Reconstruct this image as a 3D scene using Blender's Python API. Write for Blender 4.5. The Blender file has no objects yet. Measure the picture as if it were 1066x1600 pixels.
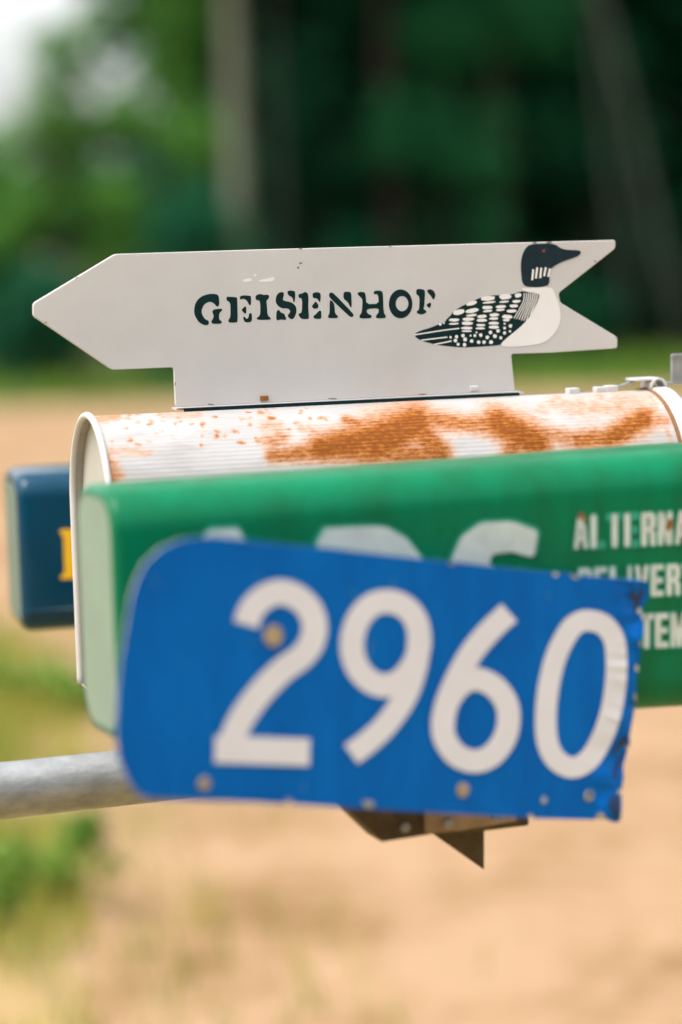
import bpy, bmesh, math, random
import numpy as np
from mathutils import Vector, Matrix, noise
from mathutils.geometry import delaunay_2d_cdt
random.seed(7); rng = np.random.default_rng(7)
S = bpy.context.scene
COL = S.collection
R = math.radians

# ------------------------------------------------------------------ camera
F_PX, CX, CY, HOR, ROLL, EYE = 3775.0, 533.0, 800.0, 380.0, 0.028, 1.5
_p = math.atan((CY - HOR) / F_PX)
FW = Vector((0, math.cos(_p), -math.sin(_p)))
_u0 = Vector((0, math.sin(_p), math.cos(_p))); _r0 = Vector((1, 0, 0))
RT = _r0 * math.cos(ROLL) - _u0 * math.sin(ROLL)
UP = _u0 * math.cos(ROLL) + _r0 * math.sin(ROLL)
O = Vector((0, 0, EYE))
cd = bpy.data.cameras.new('camera'); cam = bpy.data.objects.new('camera', cd); COL.objects.link(cam)
cd.sensor_fit = 'VERTICAL'; cd.sensor_height = 36.0; cd.sensor_width = 24.0
cd.lens = F_PX * 36.0 / 1600.0
cd.clip_start = 0.05; cd.clip_end = 3000
m = Matrix((RT, UP, -FW)).transposed().to_4x4(); m.translation = O
cam.matrix_world = m
cd.dof.use_dof = True; cd.dof.focus_distance = 2.10; cd.dof.aperture_fstop = 1.9
S.camera = cam

# ------------------------------------------------------------------ sky, sun, exposure
SUN_EL, SUN_AZ = R(66), R(238)            # azimuth clockwise from +Y: high, to the left and a little behind the camera
w = bpy.data.worlds.new('World'); S.world = w; w.use_nodes = True
nt = w.node_tree; bg = nt.nodes['Background']
sky = nt.nodes.new('ShaderNodeTexSky'); sky.sky_type = 'NISHITA'; sky.sun_disc = False
sky.sun_elevation = SUN_EL; sky.sun_rotation = SUN_AZ; sky.dust_density = 4.0; sky.air_density = 1.0
hs = nt.nodes.new('ShaderNodeHueSaturation'); hs.inputs['Saturation'].default_value = 0.12; hs.inputs['Value'].default_value = 1.0
nt.links.new(sky.outputs[0], hs.inputs['Color']); nt.links.new(hs.outputs[0], bg.inputs[0]); bg.inputs[1].default_value = 0.15
sl = bpy.data.lights.new('sun', 'SUN'); sl.energy = 1.0; sl.angle = R(25); sl.color = (1, 0.975, 0.945)
so = bpy.data.objects.new('sun', sl); COL.objects.link(so)
sd = Vector((math.sin(SUN_AZ) * math.cos(SUN_EL), math.cos(SUN_AZ) * math.cos(SUN_EL), math.sin(SUN_EL)))
so.rotation_euler = sd.to_track_quat('Z', 'Y').to_euler(); so.location = (0, 0, 30)
S.view_settings.view_transform = 'Standard'; S.view_settings.look = 'None'
S.view_settings.exposure = 1.3; S.view_settings.gamma = 1.0

# ------------------------------------------------------------------ helpers
def ray(x, y): return FW + RT * ((x - CX) / F_PX) - UP * ((y - CY) / F_PX)
def project(P):
    d = Vector(P) - O; t = d.dot(FW)
    return CX + F_PX * d.dot(RT) / t, CY - F_PX * d.dot(UP) / t
def ground(x, y):
    r = ray(x, y); t = -EYE / r.z
    return O + r * t
class Plane:
    """vertical plane through the point seen at pixel (x,y) at depth d, turned by yaw"""
    def __init__(s, x, y, d, yaw):
        r = ray(x, y); s.P = O + r * (d / r.y); s.u = Vector((math.cos(yaw), math.sin(yaw), 0))
        s.n = Vector((math.sin(yaw), -math.cos(yaw), 0))       # towards the camera
    def __call__(s, x, y, off=0.0):
        r = ray(x, y); t = (s.P + s.n * off - O).dot(s.n) / r.dot(s.n)
        return O + r * t
    def to2(s, P): d = P - s.P; return (d.dot(s.u), d.z)
    def to3(s, a, off=0.0): return s.P + s.u * a[0] + Vector((0, 0, a[1])) + s.n * off

def thing(name, loc, label, cat, group=None):
    o = bpy.data.objects.new(name, None); COL.objects.link(o); o.location = loc; o.empty_display_size = 0.05
    o['label'] = label; o['category'] = cat
    if group: o['group'] = group
    return o
def worldloc(o):
    v = Vector(o.location)
    while o.parent: o = o.parent; v += o.location
    return v
def mesh_obj(name, verts, faces, mat, parent=None, smooth=False, label=None):
    me = bpy.data.meshes.new(name)
    off = worldloc(parent) if parent else Vector((0, 0, 0))
    me.from_pydata([tuple(Vector(v) - off) for v in verts], [], faces); me.update()
    bm = bmesh.new(); bm.from_mesh(me); bmesh.ops.recalc_face_normals(bm, faces=bm.faces); bm.to_mesh(me); bm.free()
    return link(name, me, mat, parent, smooth, label)
def link(name, me, mat, parent=None, smooth=False, label=None):
    if mat: me.materials.append(mat)
    o = bpy.data.objects.new(name, me); COL.objects.link(o)
    if parent: o.parent = parent
    if smooth:
        for p in me.polygons: p.use_smooth = True
    if label: o['label'] = label
    return o
def bevel(o, wdt, seg=2):
    b = o.modifiers.new('bevel', 'BEVEL'); b.width = wdt; b.segments = seg; b.limit_method = 'ANGLE'; b.angle_limit = R(40)
    return o

def chaikin(p, n=1, k=0.25, closed=True):
    for _ in range(n):
        q = []; L = len(p)
        for i in range(L if closed else L - 1):
            a, b = p[i], p[(i + 1) % L]
            q.append((a[0] * (1 - k) + b[0] * k, a[1] * (1 - k) + b[1] * k)); q.append((a[0] * k + b[0] * (1 - k), a[1] * k + b[1] * (1 - k)))
        if not closed: q = [p[0]] + q + [p[-1]]
        p = q
    return p
def catmull(p, n=6, closed=False):
    out = []; L = len(p)
    for i in range(L if closed else L - 1):
        g = (lambda k: p[k % L]) if closed else (lambda k: p[min(max(k, 0), L - 1)])
        a, b, c, d = [np.array(g(i + k), float) for k in (-1, 0, 1, 2)]
        for j in range(n):
            t = j / n
            out.append(tuple(0.5 * ((2 * b) + (-a + c) * t + (2 * a - 5 * b + 4 * c - d) * t * t + (-a + 3 * b - 3 * c + d) * t ** 3)))
    if not closed: out.append(tuple(map(float, p[-1])))
    return out
def ribbon(path, width, closed=False):
    """2-D stroke with mitred joins -> verts, faces; width a number or one per point"""
    L = len(path); P = [np.array(q, float) for q in path]; V = []
    for i in range(L):
        a = P[i - 1] if (closed or i > 0) else None; b = P[(i + 1) % L] if (closed or i < L - 1) else None
        d1 = (P[i] - a) / (np.linalg.norm(P[i] - a) + 1e-9) if a is not None else None
        d2 = (b - P[i]) / (np.linalg.norm(b - P[i]) + 1e-9) if b is not None else None
        d1 = d2 if d1 is None else d1; d2 = d1 if d2 is None else d2
        n1 = np.array((-d1[1], d1[0])); n2 = np.array((-d2[1], d2[0])); mm = n1 + n2; mm /= np.linalg.norm(mm) + 1e-9
        wd = (width[i] if hasattr(width, '__len__') else width) / 2
        k = wd / max(0.45, mm.dot(n1))
        V += [P[i] + mm * k, P[i] - mm * k]
    Fc = [(2 * i, 2 * i + 1, (2 * i + 3) % (2 * L), (2 * i + 2) % (2 * L)) for i in range(L if closed else L - 1)]
    return V, Fc
def decal(name, polys, plane, off, mat, parent, thick=0.0004, ribbons=(), label=None, bend=None):
    """flat paint or print laid on a plane: polygons and strokes given in photo pixels, made into thin solid shapes"""
    V, Fc = [], []
    if plane is SP: off *= 0.3          # brush paint: a thin film
    if bend: flat = plane; plane = lambda x, y, o_: flat(x, y, o_ + bend(x, y)); plane.n = flat.n
    for pl in polys:
        b = len(V); n = len(pl)
        V += [plane(x, y, off) for x, y in pl]
        Fc.append(tuple(range(b, b + n)))
    for rv, rf in ribbons:
        b = len(V); V += [plane(x, y, off) for x, y in rv]; Fc += [tuple(b + i for i in f) for f in rf]
    me = bpy.data.meshes.new(name); L = worldloc(parent) if parent else Vector()
    me.from_pydata([tuple(v - L) for v in V], [], Fc)
    bm = bmesh.new(); bm.from_mesh(me)
    bmesh.ops.triangulate(bm, faces=[f for f in bm.faces if len(f.verts) > 4])
    for f in bm.faces:
        f.normal_update()
        if f.normal.dot(plane.n) < 0: f.normal_flip()
    bm.to_mesh(me); bm.free()
    return link(name, me, mat, parent, False, label)
def extrude_poly(name, pts2, plane, front, back, mat, parent, bev=0.0, label=None):
    """solid slab: outline in plane coordinates"""
    n = len(pts2)
    V = [plane.to3(p, front) for p in pts2] + [plane.to3(p, back) for p in pts2]
    Fc = [tuple(range(n)), tuple(range(2 * n - 1, n - 1, -1))] + [(i, n + i, n + (i + 1) % n, (i + 1) % n) for i in range(n)]
    o = mesh_obj(name, V, Fc, mat, parent, label=label)
    if bev: bevel(o, bev)
    return o
def box(name, c, ax, size, mat, parent=None, bev=0.0, label=None):
    """box centred at c with axes ax (3 unit vectors) and full sizes"""
    V = []
    for i in (-1, 1):
        for j in (-1, 1):
            for k in (-1, 1): V.append(c + ax[0] * (i * size[0] / 2) + ax[1] * (j * size[1] / 2) + ax[2] * (k * size[2] / 2))
    Fc = [(0, 1, 3, 2), (4, 6, 7, 5), (0, 4, 5, 1), (2, 3, 7, 6), (0, 2, 6, 4), (1, 5, 7, 3)]
    o = mesh_obj(name, V, Fc, mat, parent, label=label)
    if bev: bevel(o, bev)
    return o
def tube_verts(path, rad, seg=16, caps=True):
    V, Fc = [], []; n = len(path); ref = Vector((0, 0, 1))
    for i, p in enumerate(path):
        t = (path[min(i + 1, n - 1)] - path[max(i - 1, 0)]).normalized()
        a = t.cross(ref if abs(t.dot(ref)) < 0.95 else Vector((1, 0, 0))).normalized(); b = t.cross(a)
        r = rad[i] if hasattr(rad, '__len__') else rad
        for k in range(seg):
            th = 2 * math.pi * k / seg; V.append(p + a * (r * math.cos(th)) + b * (r * math.sin(th)))
    for i in range(n - 1):
        for k in range(seg):
            Fc.append((i * seg + k, i * seg + (k + 1) % seg, (i + 1) * seg + (k + 1) % seg, (i + 1) * seg + k))
    if caps: Fc += [tuple(range(seg)), tuple(range((n - 1) * seg, n * seg))]
    return V, Fc

# ------------------------------------------------------------------ materials
def mat(name, col, rough=0.6, metal=0.0, spec=0.5, var=0.0, vscale=20.0, bump=0.0, bscale=200.0, col2=None, coords='Object', stretch=None, coat=0.0):
    M = bpy.data.materials.new(name); M.use_nodes = True; N = M.node_tree.nodes; Lk = M.node_tree.links
    b = N['Principled BSDF']; b.inputs['Base Color'].default_value = (*col, 1); b.inputs['Roughness'].default_value = rough
    b.inputs['Metallic'].default_value = metal; b.inputs['Specular IOR Level'].default_value = spec
    if coat: b.inputs['Coat Weight'].default_value = coat; b.inputs['Coat Roughness'].default_value = 0.12
    tc = N.new('ShaderNodeTexCoord'); src = tc.outputs[coords]
    if stretch:
        mp = N.new('ShaderNodeMapping'); mp.inputs['Scale'].default_value = stretch; Lk.new(src, mp.inputs[0]); src = mp.outputs[0]
    if var or col2:
        nz = N.new('ShaderNodeTexNoise'); nz.inputs['Scale'].default_value = vscale; nz.inputs['Detail'].default_value = 6; nz.inputs['Roughness'].default_value = 0.62
        Lk.new(src, nz.inputs['Vector'])
        rp = N.new('ShaderNodeValToRGB'); e = rp.color_ramp.elements; e[0].position = 0.35; e[1].position = 0.66
        c2 = col2 if col2 else tuple(c * (1 - var) for c in col)
        e[0].color = (*c2, 1); e[1].color = (*col, 1)
        Lk.new(nz.outputs['Fac'], rp.inputs[0]); Lk.new(rp.outputs[0], b.inputs['Base Color'])
    if bump:
        nb = N.new('ShaderNodeTexNoise'); nb.inputs['Scale'].default_value = bscale; nb.inputs['Detail'].default_value = 4; Lk.new(src, nb.inputs['Vector'])
        bp = N.new('ShaderNodeBump'); bp.inputs['Strength'].default_value = bump; bp.inputs['Distance'].default_value = 0.002
        Lk.new(nb.outputs['Fac'], bp.inputs['Height']); Lk.new(bp.outputs[0], b.inputs['Normal'])
    return M
def leaf_mat(name, c1, c2, vscale, trans=0.25):
    M = bpy.data.materials.new(name); M.use_nodes = True; N = M.node_tree.nodes; Lk = M.node_tree.links
    b = N['Principled BSDF']; b.inputs['Roughness'].default_value = 0.55; b.inputs['Specular IOR Level'].default_value = 0.12
    g = N.new('ShaderNodeNewGeometry'); tc = N.new('ShaderNodeTexCoord')
    nz = N.new('ShaderNodeTexNoise'); nz.inputs['Scale'].default_value = vscale; nz.inputs['Detail'].default_value = 2; Lk.new(tc.outputs['Object'], nz.inputs['Vector'])
    ad = N.new('ShaderNodeMath'); ad.operation = 'MULTIPLY_ADD'; ad.inputs[1].default_value = 0.5; Lk.new(g.outputs['Random Per Island'], ad.inputs[0]); Lk.new(nz.outputs['Fac'], ad.inputs[2])
    rp = N.new('ShaderNodeValToRGB'); e = rp.color_ramp.elements; e[0].position = 0.45; e[1].position = 1.0; e[0].color = (*c1, 1); e[1].color = (*c2, 1)
    Lk.new(ad.outputs[0], rp.inputs[0]); Lk.new(rp.outputs[0], b.inputs['Base Color'])
    t = N.new('ShaderNodeBsdfTranslucent'); Lk.new(rp.outputs[0], t.inputs[0])
    mx = N.new('ShaderNodeMixShader'); mx.inputs[0].default_value = trans; Lk.new(b.outputs[0], mx.inputs[1]); Lk.new(t.outputs[0], mx.inputs[2])
    Lk.new(mx.outputs[0], N['Material Output'].inputs[0])
    return M

M_SIGN = mat('sign_paint', (0.64, 0.61, 0.61), 0.5, spec=0.3, var=0.12, vscale=6, bump=0.05, bscale=160)
M_INK = mat('stencil_paint', (0.003, 0.026, 0.028), 0.6, spec=0.15, var=0.35, vscale=90)
M_HEAD = mat('loon_head_paint', (0.012, 0.030, 0.042), 0.6, spec=0.15, var=0.3, vscale=120)
M_LOONW = mat('loon_white_paint', (0.86, 0.82, 0.82), 0.55, var=0.04, vscale=60)
M_SPECK = mat('worn_edge_speck', (0.28, 0.22, 0.17), 0.8, var=0.4, vscale=400)
M_GREYP = mat('loon_grey_paint', (0.10, 0.105, 0.10), 0.6)
M_EYE = mat('loon_eye_paint', (0.30, 0.03, 0.015), 0.6)
M_BLUE = mat('blue_reflective_sheeting', (0.0, 0.140, 0.52), 0.55, spec=0.08, col2=(0.0, 0.108, 0.44), vscale=30, stretch=(1, 1, 0.35), bump=0.05, bscale=120)
M_DIGIT = mat('white_reflective_sheeting', (0.74, 0.745, 0.82), 0.5, spec=0.2, var=0.05, vscale=30)
M_CHIP = mat('bare_metal_chip', (0.55, 0.56, 0.52), 0.5, metal=0.3, var=0.5, vscale=150)
M_BOLT = mat('tarnished_bolt', (0.60, 0.46, 0.27), 0.5, metal=0.25, var=0.55, vscale=180)
M_DENT = mat('scuffed_dark_blue', (0.0, 0.028, 0.12), 0.6, var=0.5, vscale=200)
M_GREEN = mat('green_plastic', (0.0, 0.175, 0.075), 0.30, spec=0.16, col2=(0.004, 0.120, 0.046), vscale=26, stretch=(1, 1, 0.28), bump=0.04, bscale=90)
M_GTEXT = mat('white_print_on_green', (0.60, 0.67, 0.62), 0.5, var=0.15, vscale=60)
M_GEDGE = mat('worn_print_edge', (0.02, 0.36, 0.24), 0.5, var=0.3, vscale=90)
M_RUSTSPOT = mat('rust_spot', (0.30, 0.12, 0.03), 0.8, var=0.4, vscale=300)
M_CAPG = mat('green_cap_reflection', (0.23, 0.315, 0.24), 0.5, var=0.15, vscale=14)  # pale tone stands for the grazing reflection on the green cap
M_CAPN = mat('navy_cap_reflection', (0.13, 0.20, 0.16), 0.5, var=0.15, vscale=14)  # grey green puts the navy cap's grazing reflection into its colour
M_NAVY = mat('navy_plastic', (0.0, 0.045, 0.090), 0.18, spec=0.25, var=0.15, vscale=10)
M_YELLOW = mat('yellow_print', (0.80, 0.45, 0.01), 0.5)
M_GALV = mat('galvanised_steel', (0.35, 0.36, 0.37), 0.4, metal=0.25, col2=(0.22, 0.23, 0.235), vscale=60, stretch=(0.6, 0.6, 1.3), bump=0.25, bscale=300)
M_PLANK = mat('weathered_wood', (0.16, 0.115, 0.07), 0.85, col2=(0.05, 0.035, 0.02), vscale=18, bump=0.4, bscale=120)
M_RAW = mat('pale_raw_wood', (0.48, 0.33, 0.20), 0.8, col2=(0.26, 0.17, 0.10), vscale=24)
M_SCRATCH = mat('pale_scratch', (0.03, 0.24, 0.56), 0.5, var=0.4, vscale=200)
M_DARKST = mat('rusty_steel_with_shade', (0.12, 0.085, 0.045), 0.7, metal=0.3, var=0.5, vscale=60)  # brown steel, coloured darker for the shade below the plate
M_WHITEM = mat('white_painted_steel', (0.60, 0.58, 0.565), 0.5, var=0.08, vscale=12)
M_CAPW = mat('mailbox_end_paint', (0.46, 0.45, 0.39), 0.5, var=0.08, vscale=14)
M_PALEBARK = mat('pale_birch_bark', (0.17, 0.185, 0.13), 0.85, col2=(0.12, 0.12, 0.08), vscale=2.2, stretch=(3, 3, 1))
M_BARK = mat('birch_bark', (0.062, 0.075, 0.057), 0.85, col2=(0.03, 0.035, 0.025), vscale=2.2, stretch=(3, 3, 1))
M_BROWN = mat('brown_bark', (0.045, 0.026, 0.016), 0.9, col2=(0.02, 0.013, 0.009), vscale=4, stretch=(3, 3, 0.6))
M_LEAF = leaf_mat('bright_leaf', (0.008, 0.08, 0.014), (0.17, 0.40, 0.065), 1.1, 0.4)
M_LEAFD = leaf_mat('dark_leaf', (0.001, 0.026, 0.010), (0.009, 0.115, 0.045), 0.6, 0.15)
M_LEAFT = leaf_mat('teal_leaf', (0.006, 0.09, 0.032), (0.05, 0.30, 0.11), 0.9, 0.35)
M_LEAFM = leaf_mat('mid_leaf', (0.004, 0.06, 0.025), (0.014, 0.15, 0.065), 0.9, 0.2)
M_GRASS = leaf_mat('grass_blade', (0.12, 0.22, 0.02), (0.46, 0.40, 0.09), 1.3, 0.25)
M_WEED = leaf_mat('weed_leaf', (0.05, 0.15, 0.015), (0.22, 0.34, 0.05), 8, 0.25)

def rust_material():
    M = bpy.data.materials.new('rusty_white_paint'); M.use_nodes = True; N = M.node_tree.nodes; Lk = M.node_tree.links
    b = N['Principled BSDF']; b.inputs['Roughness'].default_value = 0.5; b.inputs['Specular IOR Level'].default_value = 0.25
    at = N.new('ShaderNodeAttribute'); at.attribute_name = 'rust'
    uv = N.new('ShaderNodeAttribute'); uv.attribute_name = 'boxpos'        # (along, round, 0) in metres
    def nz(scale, detail, vec, st=None):
        n = N.new('ShaderNodeTexNoise'); n.inputs['Scale'].default_value = scale; n.inputs['Detail'].default_value = detail; n.inputs['Roughness'].default_value = 0.65
        mp = N.new('ShaderNodeMapping'); mp.inputs['Scale'].default_value = st or (1, 1, 1); Lk.new(vec, mp.inputs[0]); Lk.new(mp.outputs[0], n.inputs['Vector'])
        return n.outputs['Fac']
    def math_(op, a, c, d=None):
        n = N.new('ShaderNodeMath'); n.operation = op
        for i, v in enumerate((a, c, d)):
            if v is None: continue
            if isinstance(v, (int, float)): n.inputs[i].default_value = v
            else: Lk.new(v, n.inputs[i])
        return n.outputs[0]
    v = uv.outputs['Vector']
    fine = nz(150, 8, v, (1, 1.6, 1)); streak = nz(60, 3, v, (0.5, 9, 1)); big = nz(26, 5, v)
    a = math_('MULTIPLY_ADD', math_('SUBTRACT', fine, 0.5), 0.7, at.outputs['Fac'])
    a = math_('MULTIPLY_ADD', math_('SUBTRACT', streak, 0.5), 0.32, a)
    sx = N.new('ShaderNodeSeparateXYZ'); Lk.new(v, sx.inputs[0])
    a = math_('MULTIPLY_ADD', math_('SINE', math_('MULTIPLY', sx.outputs[1], 2 * math.pi / 0.0042), 0.0), 0.055, a)
    a = math_('MULTIPLY_ADD', math_('SUBTRACT', big, 0.5), 0.3, a)
    mr = N.new('ShaderNodeMapRange'); mr.interpolation_type = 'SMOOTHSTEP'; mr.inputs[1].default_value = 0.08; mr.inputs[2].default_value = 1.1; Lk.new(a, mr.inputs[0])
    rc = N.new('ShaderNodeValToRGB'); e = rc.color_ramp.elements
    e[0].position = 0.25; e[0].color = (0.60, 0.36, 0.15, 1); e[1].position = 1.0; e[1].color = (0.19, 0.050, 0.004, 1)
    el = rc.color_ramp.elements.new(0.6); el.color = (0.45, 0.150, 0.012, 1)
    Lk.new(math_('MULTIPLY_ADD', streak, 0.30, math_('MULTIPLY_ADD', math_('SUBTRACT', fine, 0.5), 0.7, math_('MULTIPLY', a, 0.7))), rc.inputs[0])
    wr = N.new('ShaderNodeValToRGB'); e = wr.color_ramp.elements; e[0].position = 0.3; e[0].color = (0.34, 0.32, 0.305, 1); e[1].position = 0.6; e[1].color = (0.44, 0.42, 0.42, 1)
    Lk.new(nz(14, 5, v, (1, 3, 1)), wr.inputs[0])
    mx = N.new('ShaderNodeMix'); mx.data_type = 'RGBA'; Lk.new(mr.outputs[0], mx.inputs[0]); Lk.new(wr.outputs[0], mx.inputs[6]); Lk.new(rc.outputs[0], mx.inputs[7])
    Lk.new(mx.outputs[2], b.inputs['Base Color'])
    Lk.new(math_('MULTIPLY_ADD', mr.outputs[0], 0.4, 0.45), b.inputs['Roughness'])
    bp = N.new('ShaderNodeBump'); bp.inputs['Strength'].default_value = 0.25; bp.inputs['Distance'].default_value = 0.001; Lk.new(fine, bp.inputs['Height']); Lk.new(bp.outputs[0], b.inputs['Normal'])
    return M
M_RUST = rust_material()

def ground_material(name, ca, cb, cc, sc, gr=None):
    M = bpy.data.materials.new(name); M.use_nodes = True; N = M.node_tree.nodes; Lk = M.node_tree.links
    b = N['Principled BSDF']; b.inputs['Roughness'].default_value = 0.95; b.inputs['Specular IOR Level'].default_value = 0.2
    tc = N.new('ShaderNodeTexCoord')
    n1 = N.new('ShaderNodeTexNoise'); n1.inputs['Scale'].default_value = sc; n1.inputs['Detail'].default_value = 8; Lk.new(tc.outputs['Object'], n1.inputs['Vector'])
    n2 = N.new('ShaderNodeTexNoise'); n2.inputs['Scale'].default_value = sc * 7; n2.inputs['Detail'].default_value = 5; Lk.new(tc.outputs['Object'], n2.inputs['Vector'])
    rp = N.new('ShaderNodeValToRGB'); e = rp.color_ramp.elements; e[0].position = 0.3; e[0].color = (*ca, 1); e[1].position = 0.62; e[1].color = (*cb, 1)
    el = rp.color_ramp.elements.new(0.48); el.color = (*cc, 1)
    ad = N.new('ShaderNodeMath'); ad.operation = 'MULTIPLY_ADD'; ad.inputs[1].default_value = 0.7; ad.inputs[2].default_value = -0.35
    Lk.new(n2.outputs['Fac'], ad.inputs[0]); a2 = N.new('ShaderNodeMath'); a2.operation = 'ADD'; Lk.new(n1.outputs['Fac'], a2.inputs[0]); Lk.new(ad.outputs[0], a2.inputs[1])
    Lk.new(a2.outputs[0], rp.inputs[0]); Lk.new(rp.outputs[0], b.inputs['Base Color'])
    bp = N.new('ShaderNodeBump'); bp.inputs['Strength'].default_value = 0.5; bp.inputs['Distance'].default_value = 0.02; Lk.new(n2.outputs['Fac'], bp.inputs['Height']); Lk.new(bp.outputs[0], b.inputs['Normal'])
    return M
M_ROAD = ground_material('sandy_gravel', (0.19, 0.112, 0.046), (0.335, 0.213, 0.122), (0.295, 0.183, 0.098), 1.6)
M_TURF = ground_material('straw_and_grass', (0.19, 0.19, 0.03), (0.35, 0.23, 0.13), (0.31, 0.215, 0.085), 2.4)
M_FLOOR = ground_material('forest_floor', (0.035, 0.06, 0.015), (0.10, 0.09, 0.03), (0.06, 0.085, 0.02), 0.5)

# ------------------------------------------------------------------ ground and road
def structure(o): o['kind'] = 'structure'; return o
def sheet(name, pts, z, M):
    return structure(mesh_obj(name, [Vector((x, y, z)) for x, y in pts], [tuple(range(len(pts)))], M))
sheet('ground', [(-900, -900), (900, -900), (900, 900), (-900, 900)], 0.0, M_TURF)
edge_far = [(x, 23.6 + 0.35 * noise.noise(Vector((x * 0.35, 1, 0))) + 0.12 * noise.noise(Vector((x * 1.7, 4, 0)))) for x in np.linspace(60, -60, 181)]
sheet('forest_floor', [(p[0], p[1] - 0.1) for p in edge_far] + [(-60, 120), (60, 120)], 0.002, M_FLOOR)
near_px = [(-400, 930), (0, 985), (60, 1030), (105, 1085), (130, 1190), (150, 1300), (150, 1420), (130, 1540), (110, 1680)]
near_e = [(-60, 12.5), (-20, 11.0), (-6, 10.0)] + [tuple(ground(*p)[:2]) for p in near_px] + [(0.1, 3.4), (2.5, 2.7), (8, 2.3), (60, 1.5)]
near_e = chaikin(near_e, 2, closed=False)
sheet('gravel_road', near_e + edge_far, 0.004, M_ROAD)

# ------------------------------------------------------------------ white mailbox with arched top (local: s along u, a away from camera, z)
YAW = R(17)
SP = Plane(275, 637, 2.08, YAW)                     # plane of the arrow sign = plane of the mailbox ridge
U, NB, Z = SP.u, -SP.n, Vector((0, 0, 1))
ridge_z = SP(275, 637).z - 0.004
W2, HT = 0.0825, 0.245
sL = SP.to2(SP(137, 640))[0]; sR = SP.to2(SP(1006, 600))[0]
base_z = ridge_z - HT
def MB(s, a, z): return SP.P + U * s + NB * a + Vector((0, 0, z - SP.P.z))
box_mid = MB((sL + sR) / 2, 0, base_z)
mb = thing('mailbox', box_mid, 'white arched metal mailbox with orange rust across its top, under the arrow board', 'mailbox')
def arch(w2, top, bot, n):
    """points of a D outline from near bottom, over the top, to far bottom; with running length"""
    straight = top - bot - w2; L = 2 * straight + math.pi * w2; out = []
    for i in range(n + 1):
        d = L * i / n
        if d < straight: out.append((-w2, bot + d, d, -1, 0))
        elif d > L - straight: out.append((w2, bot + (L - d), d, 1, 0))
        else:
            th = (d - straight) / w2; out.append((-w2 * math.cos(th), top - w2 + w2 * math.sin(th), d, -math.cos(th), math.sin(th)))
    return out
def seg_d(px, py, a, b):
    ax, ay = a; bx, by = b; vx, vy = bx - ax, by - ay; t = max(0, min(1, ((px - ax) * vx + (py - ay) * vy) / (vx * vx + vy * vy + 1e-9)))
    return math.hypot(px - ax - t * vx, (py - ay - t * vy)), t
# rust stains: strokes (x0,y0,r0 -> x1,y1,r1, strength), traced from the photograph and carried on to the surface
RUST = [((425, 712), (520, 704), 10, 16, .95), ((500, 700), (600, 685), 18, 32, 1.15), ((590, 690), (648, 662), 34, 26, 1.2), ((645, 662), (690, 712), 22, 16, 1.05),
        ((560, 705), (690, 712), 20, 14, 1.0), ((640, 652), (745, 664), 16, 12, .95), ((745, 662), (790, 668), 14, 18, .95), ((775, 658), (835, 690), 20, 24, 1.15), ((800, 700), (850, 690), 16, 14, .95),
        ((850, 676), (915, 692), 12, 15, .85), ((905, 688), (960, 685), 15, 14, .95), ((955, 685), (1005, 655), 16, 18, 1.1), ((1000, 655), (1040, 658), 16, 8, .8), ((970, 632), (1000, 640), 24, 24, .62),
        ((860, 628), (950, 640), 10, 12, .55), ((150, 655), (185, 650), 8, 6, .72), ((165, 715), (180, 745), 11, 12, .80), ((170, 705), (235, 708), 8, 5, .56),
        ((415, 665), (435, 668), 9, 9, .60), ((425, 690), (440, 684), 14, 12, .80), ((470, 668), (520, 680), 8, 10, .6), ((540, 655), (565, 664), 7, 7, .95), ((255, 645), (310, 646), 7, 8, .52), ((1018, 620), (1050, 690), 4, 4, .6),
        ((590, 645), (700, 640), 12, 10, .45), ((760, 640), (800, 646), 14, 10, .6)]
rd = random.Random(3)
for _ in range(75): 
    x = rd.uniform(170, 520); y = rd.uniform(638, 700) - (x - 300) * 0.04; r = rd.uniform(1.2, 3.6); RUST.append(((x, y), (x + rd.uniform(0, 9), y + rd.uniform(-1, 2)), r, r * .6, rd.uniform(.5, 1.0)))
for _ in range(26):
    x = rd.uniform(840, 960); y = rd.uniform(618, 650); r = rd.uniform(3, 8); RUST.append(((x, y), (x + 5, y + 2), r, r, rd.uniform(.35, .62)))
def rust_at(px, py):
    m_ = 0.0
    for a, b, r0, r1, st in RUST:
        if px < min(a[0], b[0]) - 45 or px > max(a[0], b[0]) + 45: continue
        d, t = seg_d(px, py, a, b); r = r0 + (r1 - r0) * t
        v = st * max(0.0, min(1.0, 1.22 - 0.52 * d / r))
        if v > m_: m_ = v
    return m_
def mailbox_body():
    n, ns = 480, 160; prof = arch(W2, ridge_z, base_z, n); V, Fc, rust, pos = [], [], [], []
    for j in range(ns + 1):
        s = sL + (sR - sL) * j / ns
        for (a, z, d, na, nz_) in prof:
            rip = 0.00016 * math.sin(d * 2 * math.pi / 0.0042) if abs(d - (HT - W2) - W2 * math.pi / 2) > 0.022 else 0
            p = MB(s, a + na * rip, z + nz_ * rip); V.append(p)
            if z > ridge_z - 0.12 and a < 0.05: q = project(p); rust.append(rust_at(*q))
            else: rust.append(0.0)
            pos.append((s + 1, d, 0))
    m1 = n + 1
    for j in range(ns):
        for i in range(n): Fc.append((j * m1 + i, j * m1 + i + 1, (j + 1) * m1 + i + 1, (j + 1) * m1 + i))
    Fc2 = [(j * m1, (j + 1) * m1, (j + 1) * m1 + n, j * m1 + n) for j in range(ns)]
    o = mesh_obj('body', V, Fc + Fc2, M_RUST, mb, True)
    at = o.data.attributes.new('rust', 'FLOAT', 'POINT'); at.data.foreach_set('value', rust)
    bp = o.data.attributes.new('boxpos', 'FLOAT_VECTOR', 'POINT'); bp.data.foreach_set('vector', np.array(pos, np.float32).ravel())
    for p in o.data.polygons: p.use_smooth = len(p.vertices) == 4 and p.index < len(Fc)
mailbox_body()
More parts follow.
